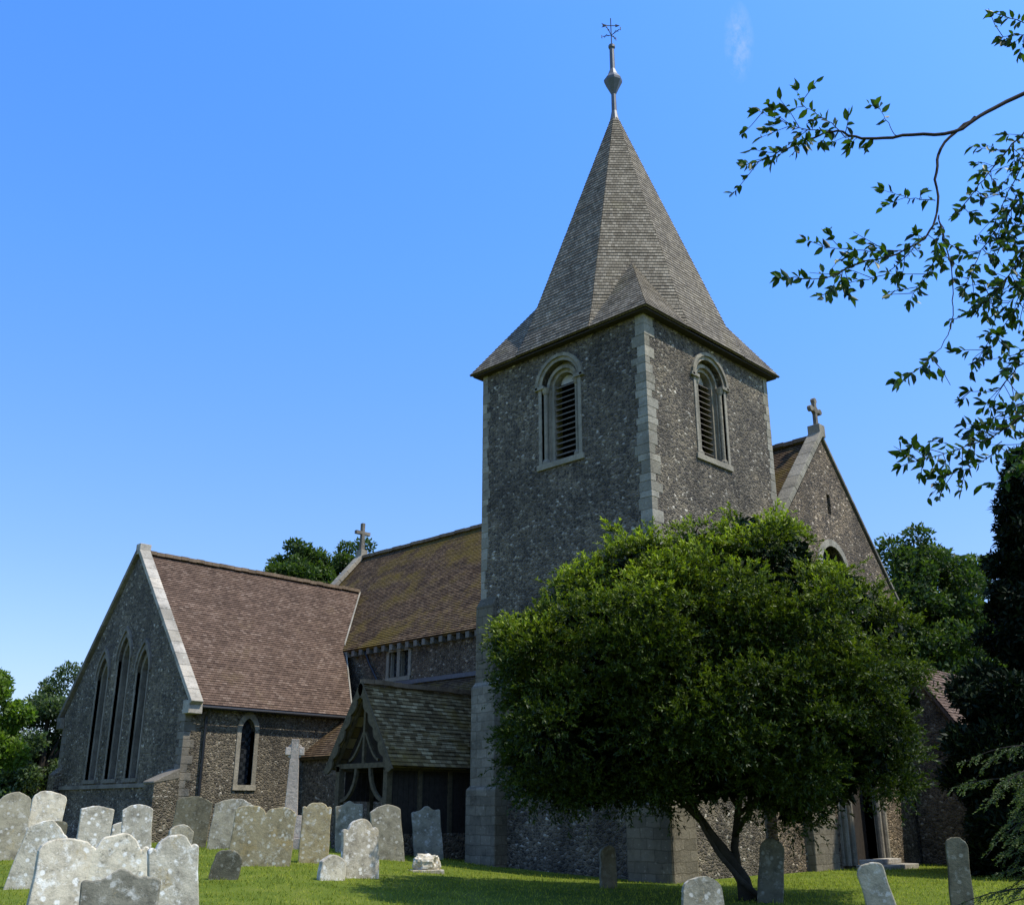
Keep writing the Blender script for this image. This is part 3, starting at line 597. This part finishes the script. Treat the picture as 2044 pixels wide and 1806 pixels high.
headstone('wide shouldered pale headstone behind the low scrolled one',163,290,1663,1760,'shoulder','w',17,turn=28,rise=.28,lean=1)
headstone('low wide headstone with scrolled top, frontmost at bottom left',150,310,1731,1880,'scroll','g',12,turn=16,rise=.2,lean=-1,tip=-4)
headstone('tall pale headstone with shouldered top right of the scrolled stone',292,394,1666,1860,'shoulder','w',14.5,turn=30,rise=.26,lean=-5)
headstone('small headstone top peeping out behind the tall shouldered stone',328,378,1644,1700,'seg','g',21,lean=3)
headstone('small dark headstone leaning right, alone in the grass',415,474,1694,1755,'round','d',None,turn=10,lean=13,rise=.35)
headstone('dark headstone leaning against the view of the drainpipe',336,410,1588,1688,'seg','d',32,turn=16,lean=5,rise=.15)  # dark stone colour also carries the shadow lying over this row
headstone('grey green headstone below the small side lancet',412,500,1593,1690,'seg','g',31,turn=16,lean=6,rise=.2)
headstone('broad twin topped headstone stained with yellow lichen',452,580,1608,1728,'double','y',None,turn=14,rise=.14,lean=4)
headstone('square shouldered yellow stained headstone right of the stone cross',594,655,1601,1722,'shoulder','y',None,turn=14,rise=.18,lean=1)
headstone('dull headstone partly behind the bright one, in front of the porch',668,725,1598,1705,'scroll','g',30,turn=16,rise=.2,lean=-3)
headstone('bright speckled headstone with curved top standing alone in the sun',681,756,1634,1752,'shoulder','w',None,turn=34,rise=.3,lean=-3)
headstone('grey headstone tilting left in front of the porch posts',744,808,1605,1716,'seg','g',None,turn=18,lean=-7,rise=.2)
headstone('grey headstone tilting left nearest the tower buttress',826,886,1608,1713,'scroll','g',None,turn=18,lean=-6,rise=.2)
headstone('stumpy rough headstone left of the bright speckled one',634,686,1706,1756,'seg','w',None,rise=.3,th=.2,lean=5)
headstone('narrow dark headstone in the tree shade against the tower foot',1198,1231,1686,1772,'round','d',None,turn=18,rise=.45)  # dark stone colour also carries the tree's shade
headstone('broad low headstone at the bottom edge left of the tree trunk',1364,1447,1748,1850,'round','g',18,turn=10,rise=.35)
headstone('greenish rounded headstone right behind the tree trunk',1510,1562,1672,1790,'round','d',21,turn=-12,rise=.45,lean=7)
headstone('pale headstone tilting left at the bottom right on the lawn',1742,1800,1719,1850,'round','g',17,turn=-15,rise=.3,lean=-12)
headstone('tall dark headstone under the conifer sprays',1904,1948,1670,1850,'round','d',18,turn=-12,rise=.45,lean=2)
headstone('dark squat headstone half hidden behind the leaning speckled stone',96,126,1638,1700,'round','d',24,th=.25)
headstone('tiny pale headstone between two white topped stones',212,242,1640,1700,'seg','w',26,lean=5)
# rough low stone
base,f=ghit(850,1740); bm=bmesh.new(); bmesh.ops.create_icosphere(bm,subdivisions=4,radius=1)
for v_ in bm.verts:
    c_=v_.co.copy(); s_=1+.35*mnoise.noise(c_*1.7+Vector((3,1,2)))+.14*mnoise.noise(c_*5); c_=Vector((math.copysign(abs(c_.x)**.7,c_.x),math.copysign(abs(c_.y)**.7,c_.y),c_.z))*s_
    v_.co=Vector((c_.x*.30,c_.y*.2,.16+c_.z*.27))
me=bpy.data.meshes.new('grave_marker'); bm.to_mesh(me); me.materials.append(GM['w']); t=empty('grave_marker',base,'rough pale weathered stone lump on a low slab in front of the tower buttress','grave marker'); t.rotation_euler=(0,0,R(60))
o=bpy.data.objects.new('weathered_stone',me); C.objects.link(o); o.parent=t
s=MB(); s.box(-.4,.4,-.25,.25,-.1,.06); o=s.build('slab',GM['g'],None,.02); o.parent=t
# stone cross
fo=31.; base,_=ghit(576,1690,fo); t=empty('stone_cross',base,'tall pale stone cross with ringed head left of the porch','stone cross')
def lc(name,mb,mat):
    o=mb.build(name,mat,None,.015); o.parent=t; return o
CRS=stone('cross stone',(.48,.41,.34),dark=(.29,.25,.21))
t.rotation_euler=(0,0,R(54)); _,bt=ray(575,1475); H=CAM.z+bt*fo-base.z
s=MB(); s.hexa([(-.19,-.14,.9),(.19,-.14,.9),(.19,.14,.9),(-.19,.14,.9)],[(-.13,-.10,H-.56),(.13,-.10,H-.56),(.13,.10,H-.56),(-.13,.10,H-.56)]); lc('shaft',s,CRS)
s=MB(); zc=H-.34; s.box(-.115,.115,-.095,.095,zc-.225,H); s.box(-.27,-.117,-.09,.09,zc-.11,zc+.11); s.box(.117,.27,-.09,.09,zc-.11,zc+.11); lc('cross_head',s,CRS)
s=MB()
for k in range(20):
    a,b=2*math.pi*k/20,2*math.pi*(k+1)/20
    q_=[(r*math.cos(x),-.06,zc+r*math.sin(x)) for r,x in ((.16,a),(.24,a),(.24,b),(.16,b))]; s.prism(q_,(0,.12,0))
lc('ring',s,CRS)
s=MB(); s.box(-.42,.42,-.35,.35,-.2,.3); s.box(-.32,.32,-.26,.26,.3,.9); lc('plinth',s,CRS)
# ------------------------------------------------------------------ trees
BARK=plain('bark',(.028,.023,.018),.9,.15,.4); BARKL=plain('dark mossy bark',(.04,.034,.023),.9,.2,.45,sc=5)
def crown_lobes(lobes,n,size,w=.55,up=.3):
    L=np.array(lobes); vol=(L[:,3]**2); i=rng.choice(len(L),n,p=vol/vol.sum()); d=norm(rng.normal(size=(n,3)))
    rr=rng.uniform(.45,1.08,n)[:,None]; Pp=L[i,:3]+d*rr*L[i,3][:,None]*np.array([1,1,.75]); D=d*.6+rng.normal(size=(n,3))*.7+np.array([0,0,up])
    tip=np.clip((rr[:,0]-.6)*1.2,0,1)*np.clip(.5+d[:,2]*.6,0,1)+rng.uniform(-.1,.1,n)  # leaf tone lighter on the outer and upper side of each lobe
    return Pp,D,size*rng.uniform(.6,1.3,n),size*w,np.clip(tip,0,1)
def tree(name,label,base,h,cc,cr,nl,n,size,mat,group=None,cone=False,bark=BARK,lr=(.22,.4),w=.55,up=.3):
    t=empty(name,base,label,'tree',group); base=Vector(base); cc=Vector(cc); lobes=[]
    for k in range(nl):
        if cone:
            u=random.random()**1.15; rad_=cr[0]*(1-u**1.4)*random.uniform(.1,1)+.1; a=random.uniform(0,6.28); lobes.append((cc.x+rad_*math.cos(a),cc.y+rad_*math.sin(a),cc.z-cr[2]+2*cr[2]*u,cr[0]*random.uniform(*lr)*(1.1-u*.6)))
        else:
            d=Vector((random.gauss(0,1),random.gauss(0,1),random.gauss(0,1))).normalized()*random.uniform(.4,.9); lobes.append((cc.x+d.x*cr[0],cc.y+d.y*cr[1],cc.z+d.z*cr[2],min(cr)*random.uniform(*lr)))
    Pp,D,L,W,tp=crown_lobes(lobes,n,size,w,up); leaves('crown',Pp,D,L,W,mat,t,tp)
    b=MB(); top=cc+Z*cr[2]*.5; b.tube([base-Z*.3,base.lerp(top,.4)+Vector((.2,0,0)),top],[h*.03,h*.022,h*.006],8)
    for k in range(7):
        l=random.choice(lobes); s_=base.lerp(top,random.uniform(.3,.7)); e_=Vector(l[:3]); b.tube([s_,s_.lerp(e_,.5)+Z*.3,e_],[h*.012,h*.008,h*.003],6)
    b.build('trunk',bark,t); return t
LMG=leafmat('mid green leaves',(.020,.045,.010),(.14,.20,.028)); LMB=leafmat('bright leaves',(.05,.10,.015),(.24,.34,.04),.45); LMD=leafmat('dark yew',(.004,.010,.004),(.024,.040,.012),.05,.15)
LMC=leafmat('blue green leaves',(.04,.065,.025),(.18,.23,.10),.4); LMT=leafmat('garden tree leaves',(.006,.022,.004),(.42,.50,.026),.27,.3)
def gtree(name,label,px,pytop,pybot,pw,f,mat,n,size,group=None,nl=40,**k):
    a=P(px,(pytop+pybot)/2,f); top=P(px,pytop,f); bot=P(px,pybot,f); b=Vector((a.x,a.y,gh(a.x,a.y))); rx=ray(px+pw/2,(pytop+pybot)/2)[0]-ray(px,0.5*(pytop+pybot))[0]
    return tree(name,label,b,top.z,a,(rx*f,rx*f,(top.z-bot.z)/2),nl,n,size,mat,group,**k)
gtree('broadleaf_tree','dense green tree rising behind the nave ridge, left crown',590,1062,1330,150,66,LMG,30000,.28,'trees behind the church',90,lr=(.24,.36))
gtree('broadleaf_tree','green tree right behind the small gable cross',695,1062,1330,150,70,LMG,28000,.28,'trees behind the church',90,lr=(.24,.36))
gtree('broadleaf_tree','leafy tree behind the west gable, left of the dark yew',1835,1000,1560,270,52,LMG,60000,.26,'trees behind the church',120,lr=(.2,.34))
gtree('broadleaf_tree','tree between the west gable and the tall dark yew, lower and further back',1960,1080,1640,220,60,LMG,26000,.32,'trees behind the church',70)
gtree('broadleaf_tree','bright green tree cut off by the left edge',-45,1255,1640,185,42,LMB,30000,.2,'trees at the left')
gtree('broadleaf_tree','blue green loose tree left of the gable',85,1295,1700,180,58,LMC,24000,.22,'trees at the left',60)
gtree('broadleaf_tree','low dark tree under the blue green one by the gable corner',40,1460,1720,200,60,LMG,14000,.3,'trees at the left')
gtree('yew_tree','tall almost black yew at the right edge',2110,880,1850,460,30,LMD,160000,.24,None,340,cone=True,lr=(.12,.21),w=.36,up=-.1)
gtree('yew_tree','lower dark yew filling the gap beneath the tall one',2020,1290,1800,230,29,LMD,60000,.22,None,80,lr=(.25,.42),w=.38)
# main tree
poly=np.array([(980,1290),(1008,1212),(1062,1210),(1105,1138),(1170,1103),(1222,1093),(1228,1020),(1280,1050),(1330,1070),(1385,1020),(1430,1055),(1470,1006),(1560,1020),(1625,1060),(1650,1123),(1715,1122),(1765,1188),(1828,1218),(1860,1295),(1840,1350),(1863,1410),(1818,1440),(1845,1510),(1845,1580),(1790,1602),(1740,1582),(1700,1630),(1640,1620),(1600,1668),(1550,1668),(1530,1640),(1470,1612),(1400,1622),(1330,1616),(1270,1622),(1180,1636),(1120,1620),(1040,1610),(998,1570),(986,1480),(1004,1400)],float)
def inside(p):
    x,y=p[:,0],p[:,1]; c=np.zeros(len(p),bool); q=np.roll(poly,-1,0)
    for (xa,ya_),(xb,yb_) in zip(poly,q):
        cond=((ya_>y)!=(yb_>y)); xi=(xb-xa)*(y-ya_)/(yb_-ya_+1e-9)+xa; c^=cond&(x<xi)
    return c
def near(p):
    best=np.full(len(p),1e9); gr=np.zeros((len(p),2)); q=np.roll(poly,-1,0)
    for a,b in zip(poly,q):
        ab=b-a; t=np.clip(((p-a)@ab)/(ab@ab),0,1)[:,None]; c=a+ab*t; d=np.linalg.norm(p-c,axis=1); m_=d<best; best[m_]=d[m_]; gr[m_]=(c-p)[m_]
    return best,norm(gr)
FT=21.5; TK=3.3; DM=230.
def to3(px,py,f):
    v=903-py; dx=px-1022; y=F*CT-v*ST; z=F*ST+v*CT; a=(dx/y*f)[:,None]; b=(z/y*f)[:,None]; f=f[:,None]
    return np.array(CAM)+np.array(FW)*f+np.array(RT)*a+np.array([0,0,1])*b
def samp(n,dmin):
    p=rng.uniform(poly.min(0),poly.max(0),(n*5,2)); p=p[inside(p)]; d,gr=near(p); m_=d>dmin; return p[m_][:n],d[m_][:n],gr[m_][:n]
pa=[samp(165,45),samp(900,10)]; m_=pa[1][1]<48
pts=np.concatenate([pa[0][0],pa[1][0][m_][:130]]); d=np.concatenate([pa[0][1],pa[1][1][m_][:130]]); gr=np.concatenate([pa[0][2],pa[1][2][m_][:130]])
q_=np.sqrt(1-(1-np.clip(d/DM,0,1))**2); sg=np.where(rng.random(len(pts))<.7,-1,1); f=FT+sg*TK*q_*rng.uniform(.5,1.0,len(pts))
Lr=np.clip(d/97*.95,.24,.9)*rng.uniform(.6,1.,len(pts))
cc=to3(pts[:,0],pts[:,1]+4,f); rt,fw=np.array(RT),np.array(FW)
nv=norm(rt*(gr[:,:1]*(1-q_[:,None]))+np.array([0,0,1])*(-gr[:,1:]*(1-q_[:,None])+.1)+fw*(sg*q_)[:,None])
NTW=19000; nlf=17; wts=Lr**1.7; ci=rng.choice(len(cc),NTW,p=wts/wts.sum()); bright=rng.random(len(cc))
dd=norm(rng.normal(size=(NTW,3))+nv[ci]*.75+np.array([0,0,.5])); st=cc[ci]+dd*Lr[ci][:,None]*np.array([1,1,.5])*rng.uniform(.5,.9,NTW)[:,None]
td=norm(dd*.9+np.array([0,0,.2])+rng.normal(size=(NTW,3))*.3); tl=rng.uniform(.12,.5,NTW)
s=rng.random((NTW,nlf))**.8; lp=(st[:,None,:]+td[:,None,:]*(tl[:,None]*s)[:,:,None]-np.array([0,0,1])*((s**2)*.08)[:,:,None]); ld=td[:,None,:]*.8+rng.normal(size=lp.shape)*.5
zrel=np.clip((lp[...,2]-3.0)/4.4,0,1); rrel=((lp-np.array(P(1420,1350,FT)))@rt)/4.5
tip_shade=(s**1.8)*np.clip((.08+.5*bright[ci]**1.8+.7*dd[:,2])[:,None],0,1.15)*(.06+1.0*zrel)*np.clip(1.05-.2*rrel,.6,1.3)  # new-growth tone, also darkened low and underneath as painted crown shade
gt,_=ghit(1495,1795,21.5)
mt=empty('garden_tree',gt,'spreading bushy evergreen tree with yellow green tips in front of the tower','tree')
leaves('crown',lp.reshape(-1,3),ld.reshape(-1,3),rng.uniform(.06,.11,lp.shape[0]*nlf),.032,LMT,mt,tip_shade.ravel())
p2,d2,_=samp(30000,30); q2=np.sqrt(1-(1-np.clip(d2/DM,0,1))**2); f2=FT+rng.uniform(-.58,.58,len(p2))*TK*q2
leaves('inner_foliage',to3(p2[:,0],p2[:,1],f2),rng.normal(size=(len(p2),3)),.22,.11,leafmat('shaded inner leaves',(.003,.009,.002),(.010,.022,.004),.06,.1,usetip=False),mt)  # near-black leaf colour paints the shade inside the crown
b=MB()
def pt_(l,f=None): return [P(x,y,(FT if f is None else f)) for x,y in l]
b.tube([gt-Z*.2]+pt_([(1484,1755),(1458,1715),(1420,1665),(1382,1610),(1320,1500),(1260,1380)]),[.20,.14,.12,.09,.07,.055,.03],9)
b.tube(pt_([(1474,1740),(1466,1690),(1474,1610),(1487,1500),(1494,1420),(1500,1300)]),[.09,.08,.07,.055,.05,.03],8)
b.tube([P(1520,1795,21.3)]+[P(x,y,21.2) for x,y in [(1478,1755),(1435,1705),(1405,1655),(1385,1600)]],[.07,.055,.045,.04,.03],7)
b.tube([P(1466,1670,FT),P(1500,1610,20.8),P(1580,1500,20.5),P(1640,1400,20.5)],[.05,.045,.04,.02],7); b.tube([P(1472,1610,FT),P(1420,1520,22.5),P(1400,1380,23)],[.05,.04,.02],6)
b.tube([P(1414,1655,FT),P(1340,1580,20.6),P(1200,1480,20.4)],[.05,.04,.02],6); b.tube([P(1468,1630,FT),P(1540,1570,22.5),P(1680,1500,22.5)],[.05,.04,.02],6)
b.build('trunk',BARKL,mt,smooth=True)
# ------------------------------------------------------------------ overhanging branches (near, right)
LO=leafmat('glossy leaves',(.008,.024,.006),(.06,.11,.015),.35,.3,.45,False)
rootp=CAM+FW*5.6+RT*5.6; rootp.z=0; ot=empty('overhanging_tree',rootp,'leafy branches hanging into the picture at the upper right','tree')
b=MB(); b.tube([rootp-Z*.2,rootp+Z*2,rootp+Z*4.4-RT*.3,rootp+Z*6.5],[.2,.17,.14,.07],9); HUB=rootp+Z*4.4-RT*.25
PPs=[];DDs=[];LLs=[]
def rv(): return Vector((random.gauss(0,1),random.gauss(0,1),random.gauss(0,1))).normalized()
def lp_add(p,d,l): PPs.append(tuple(p)); DDs.append(tuple(d)); LLs.append(l)
RS=.48
def branch(pxs,f0,f1,r0,r1,leaf0=0.,tw=.5,sp=.035,hub=False):
    ps=[P(x,y,f0+(f1-f0)*i/(len(pxs)-1)) for i,(x,y) in enumerate(pxs)]
    out=[]
    for i in range(len(ps)-1):
        p0,p1,p2,p3=ps[max(i-1,0)],ps[i],ps[i+1],ps[min(i+2,len(ps)-1)]
        for k in range(5):
            t=k/5; out.append(.5*((2*p1)+(p2-p0)*t+(2*p0-5*p1+4*p2-p3)*t*t+(3*p1-p0-3*p2+p3)*t**3)+rv()*.006)
    out.append(ps[-1]); pre=[HUB,HUB.lerp(out[0],.6)+Z*.12] if hub else []
    allp=pre+out; n=len(allp); b.tube(allp,[RS*(r0*(1.6 if i<len(pre) else 1)+(r1-r0)*i/(n-1)) for i in range(n)],6)
    tot=len(out)-1; sp*=.54
    for i in range(tot):
        if i/tot<leaf0: continue
        p,q=out[i],out[i+1]; seg=(q-p).length; d=(q-p).normalized(); m_=max(1,int(seg/sp))
        for k in range(m_):
            pos=p.lerp(q,random.random()); rd=rv(); side=(rd-d*rd.dot(d)).normalized()
            if random.random()<tw*.5:
                L=random.uniform(.06,.24); td=(d*.6+side*.9-Z*.05).normalized(); e_=pos+td*L; md=pos.lerp(e_,.5)+rv()*.012; b.tube([pos,md,e_],[.0026,.002,.0014],4)
                for j in range(random.randint(3,8)):
                    lp_add(pos.lerp(e_,random.uniform(.35,1)),td*.7+rv()*.75,random.uniform(.035,.072))
            else: lp_add(pos,d*.5+side*.9,random.uniform(.035,.07))
    for j in range(4): lp_add(out[-1],(out[-1]-out[-3]).normalized()*.9+rv()*.6,random.uniform(.045,.075))
branch([(2060,180),(1970,222),(1905,262),(1800,272),(1720,275),(1660,262),(1600,285),(1530,315),(1490,330)],5,4.7,.028,.004,.45,.5,.03,True)
branch([(1690,275),(1650,240),(1610,215),(1590,180)],4.8,4.75,.006,.002,.1,.4,.026)
branch([(1660,262),(1600,255),(1545,235),(1515,222)],4.8,4.75,.006,.002,.1,.4,.024)
branch([(1790,272),(1768,240),(1755,215)],4.85,4.9,.005,.002,.4,.2,.03)
branch([(1945,235),(1885,285),(1868,345),(1872,420),(1850,470),(1790,505),(1720,525),(1640,555),(1560,553)],5,4.7,.02,.003,.45,.55,.03)
branch([(1868,400),(1815,395),(1765,380)],5,5,.006,.002,.1,.3,.024)
branch([(1800,500),(1720,500),(1640,490),(1610,480)],4.8,4.8,.006,.002,.05,.45,.026)
branch([(1840,475),(1780,540),(1700,565),(1640,590)],4.9,4.8,.006,.002,.1,.55,.026)
branch([(1872,430),(1885,480),(1840,560),(1815,600)],5,5,.006,.002,.1,.6,.026)
branch([(1872,430),(1895,520),(1903,600),(1890,670),(1850,725),(1790,758)],5,4.9,.008,.003,.68,.4,.026)
branch([(1960,560),(1985,640),(1940,740)],5.1,5.2,.006,.003,.2,.3,.04)
branch([(2070,240),(2010,300),(1970,350),(1935,395),(1915,420)],5.2,5.3,.012,.003,.1,.8,.03,True)
branch([(2070,290),(2030,350),(2000,410),(1975,470)],5.2,5.3,.01,.003,.1,.8,.03,True)
branch([(2070,360),(2010,430),(1960,500),(1925,580)],5.2,5.2,.012,.003,.1,.8,.026,True)
branch([(2080,430),(2040,500),(2010,560),(1990,620)],5.3,5.3,.012,.003,.05,.9,.028,True)
branch([(2080,470),(2030,530),(1990,580),(1950,620)],5.1,5.2,.012,.003,.05,.9,.026,True)
branch([(2090,530),(2050,570),(2010,610)],5.4,5.4,.01,.003,.0,.9,.028,True)
branch([(2090,560),(2040,600),(1975,700)],5.2,5.2,.01,.003,.0,.7,.03,True)
branch([(2090,680),(2050,700),(2010,735)],5.4,5.4,.01,.003,.0,.9,.03,True)
branch([(2090,700),(2030,735),(1990,780),(1935,780)],5.1,5.2,.01,.003,.1,.7,.03,True)
branch([(2100,760),(2050,800),(1990,830),(1940,870)],5.3,5.3,.01,.003,.0,.8,.026,True)
branch([(2100,790),(2040,830),(1980,870),(1900,900),(1800,930)],5.1,5.2,.012,.003,.1,.8,.022,True)
branch([(2000,880),(1950,930),(1870,950)],5.2,5.2,.006,.002,.1,.6,.026)
branch([(2100,840),(2045,890),(2010,960)],5.3,5.2,.008,.002,.0,.8,.03,True)
branch([(2090,60),(2040,45),(1985,25)],5,4.9,.01,.003,.2,.6,.028,True)
branch([(2090,90),(2050,70),(2000,75)],5,4.9,.008,.003,.3,.5,.03,True)
branch([(2090,200),(2060,270),(2030,330),(2000,370)],5.3,5.3,.01,.003,.1,.8,.03,True)
b.build('limb',BARK,ot,smooth=True)
A=np.array(PPs); leaves('foliage',A,np.array(DDs)-np.array([0,0,.15]),np.array(LLs)*1.08,np.array(LLs)*.5,LO,ot,None,True,.18)
# ------------------------------------------------------------------ conifer sprays bottom right
LC=leafmat('conifer needles',(.018,.040,.012),(.18,.22,.06),.25)
cr=P(2150,1620,9.5); cb=Vector((cr.x,cr.y,gh(cr.x,cr.y))); cs=empty('conifer_shrub',cb,'feathery young conifer with drooping sprays at the bottom right corner','conifer')
b=MB(); b.tube([cb-Z*.1,cb+Z*1.6,cb+Z*3.0],[.07,.05,.01],8); Pq=[];Dq=[];tq=[]
for k in range(105):
    z=random.uniform(.5,2.2); a=random.uniform(0,6.28); Lb=random.uniform(.7,1.45)*(1.15-z*.22); d=Vector((math.cos(a),math.sin(a),0)); o0=cb+Z*z; dr=random.uniform(.25,.6)
    path=[o0+d*Lb*t+Z*(.25*t-dr*t*t)*1.2 for t in [i/8 for i in range(9)]]; b.tube(path,[.009*(1-i/10) for i in range(9)],4)
    sd_=d.cross(Z)
    for i in range(24):
        t=random.uniform(.2,1); j=min(int(t*8),7); p=path[j].lerp(path[j+1],t*8-j); s_=random.choice((-1,1)); tl_=random.uniform(.07,.24)*(1.15-t*.6); td_=(d*.75+sd_*s_*.75+Z*random.uniform(-.5,.1)).normalized()
        for m_ in range(24):
            u=random.random(); pp=p+td_*tl_*u-Z*.05*u*u; r3=Vector((random.gauss(0,1),random.gauss(0,1),random.gauss(0,.5))); Pq.append(tuple(pp)); Dq.append(tuple(td_*.9+r3*.5)); tq.append(u*t*.9)
b.build('trunk',BARK,cs); leaves('needles',np.array(Pq),np.array(Dq),.026,.008,LC,cs,np.array(tq))
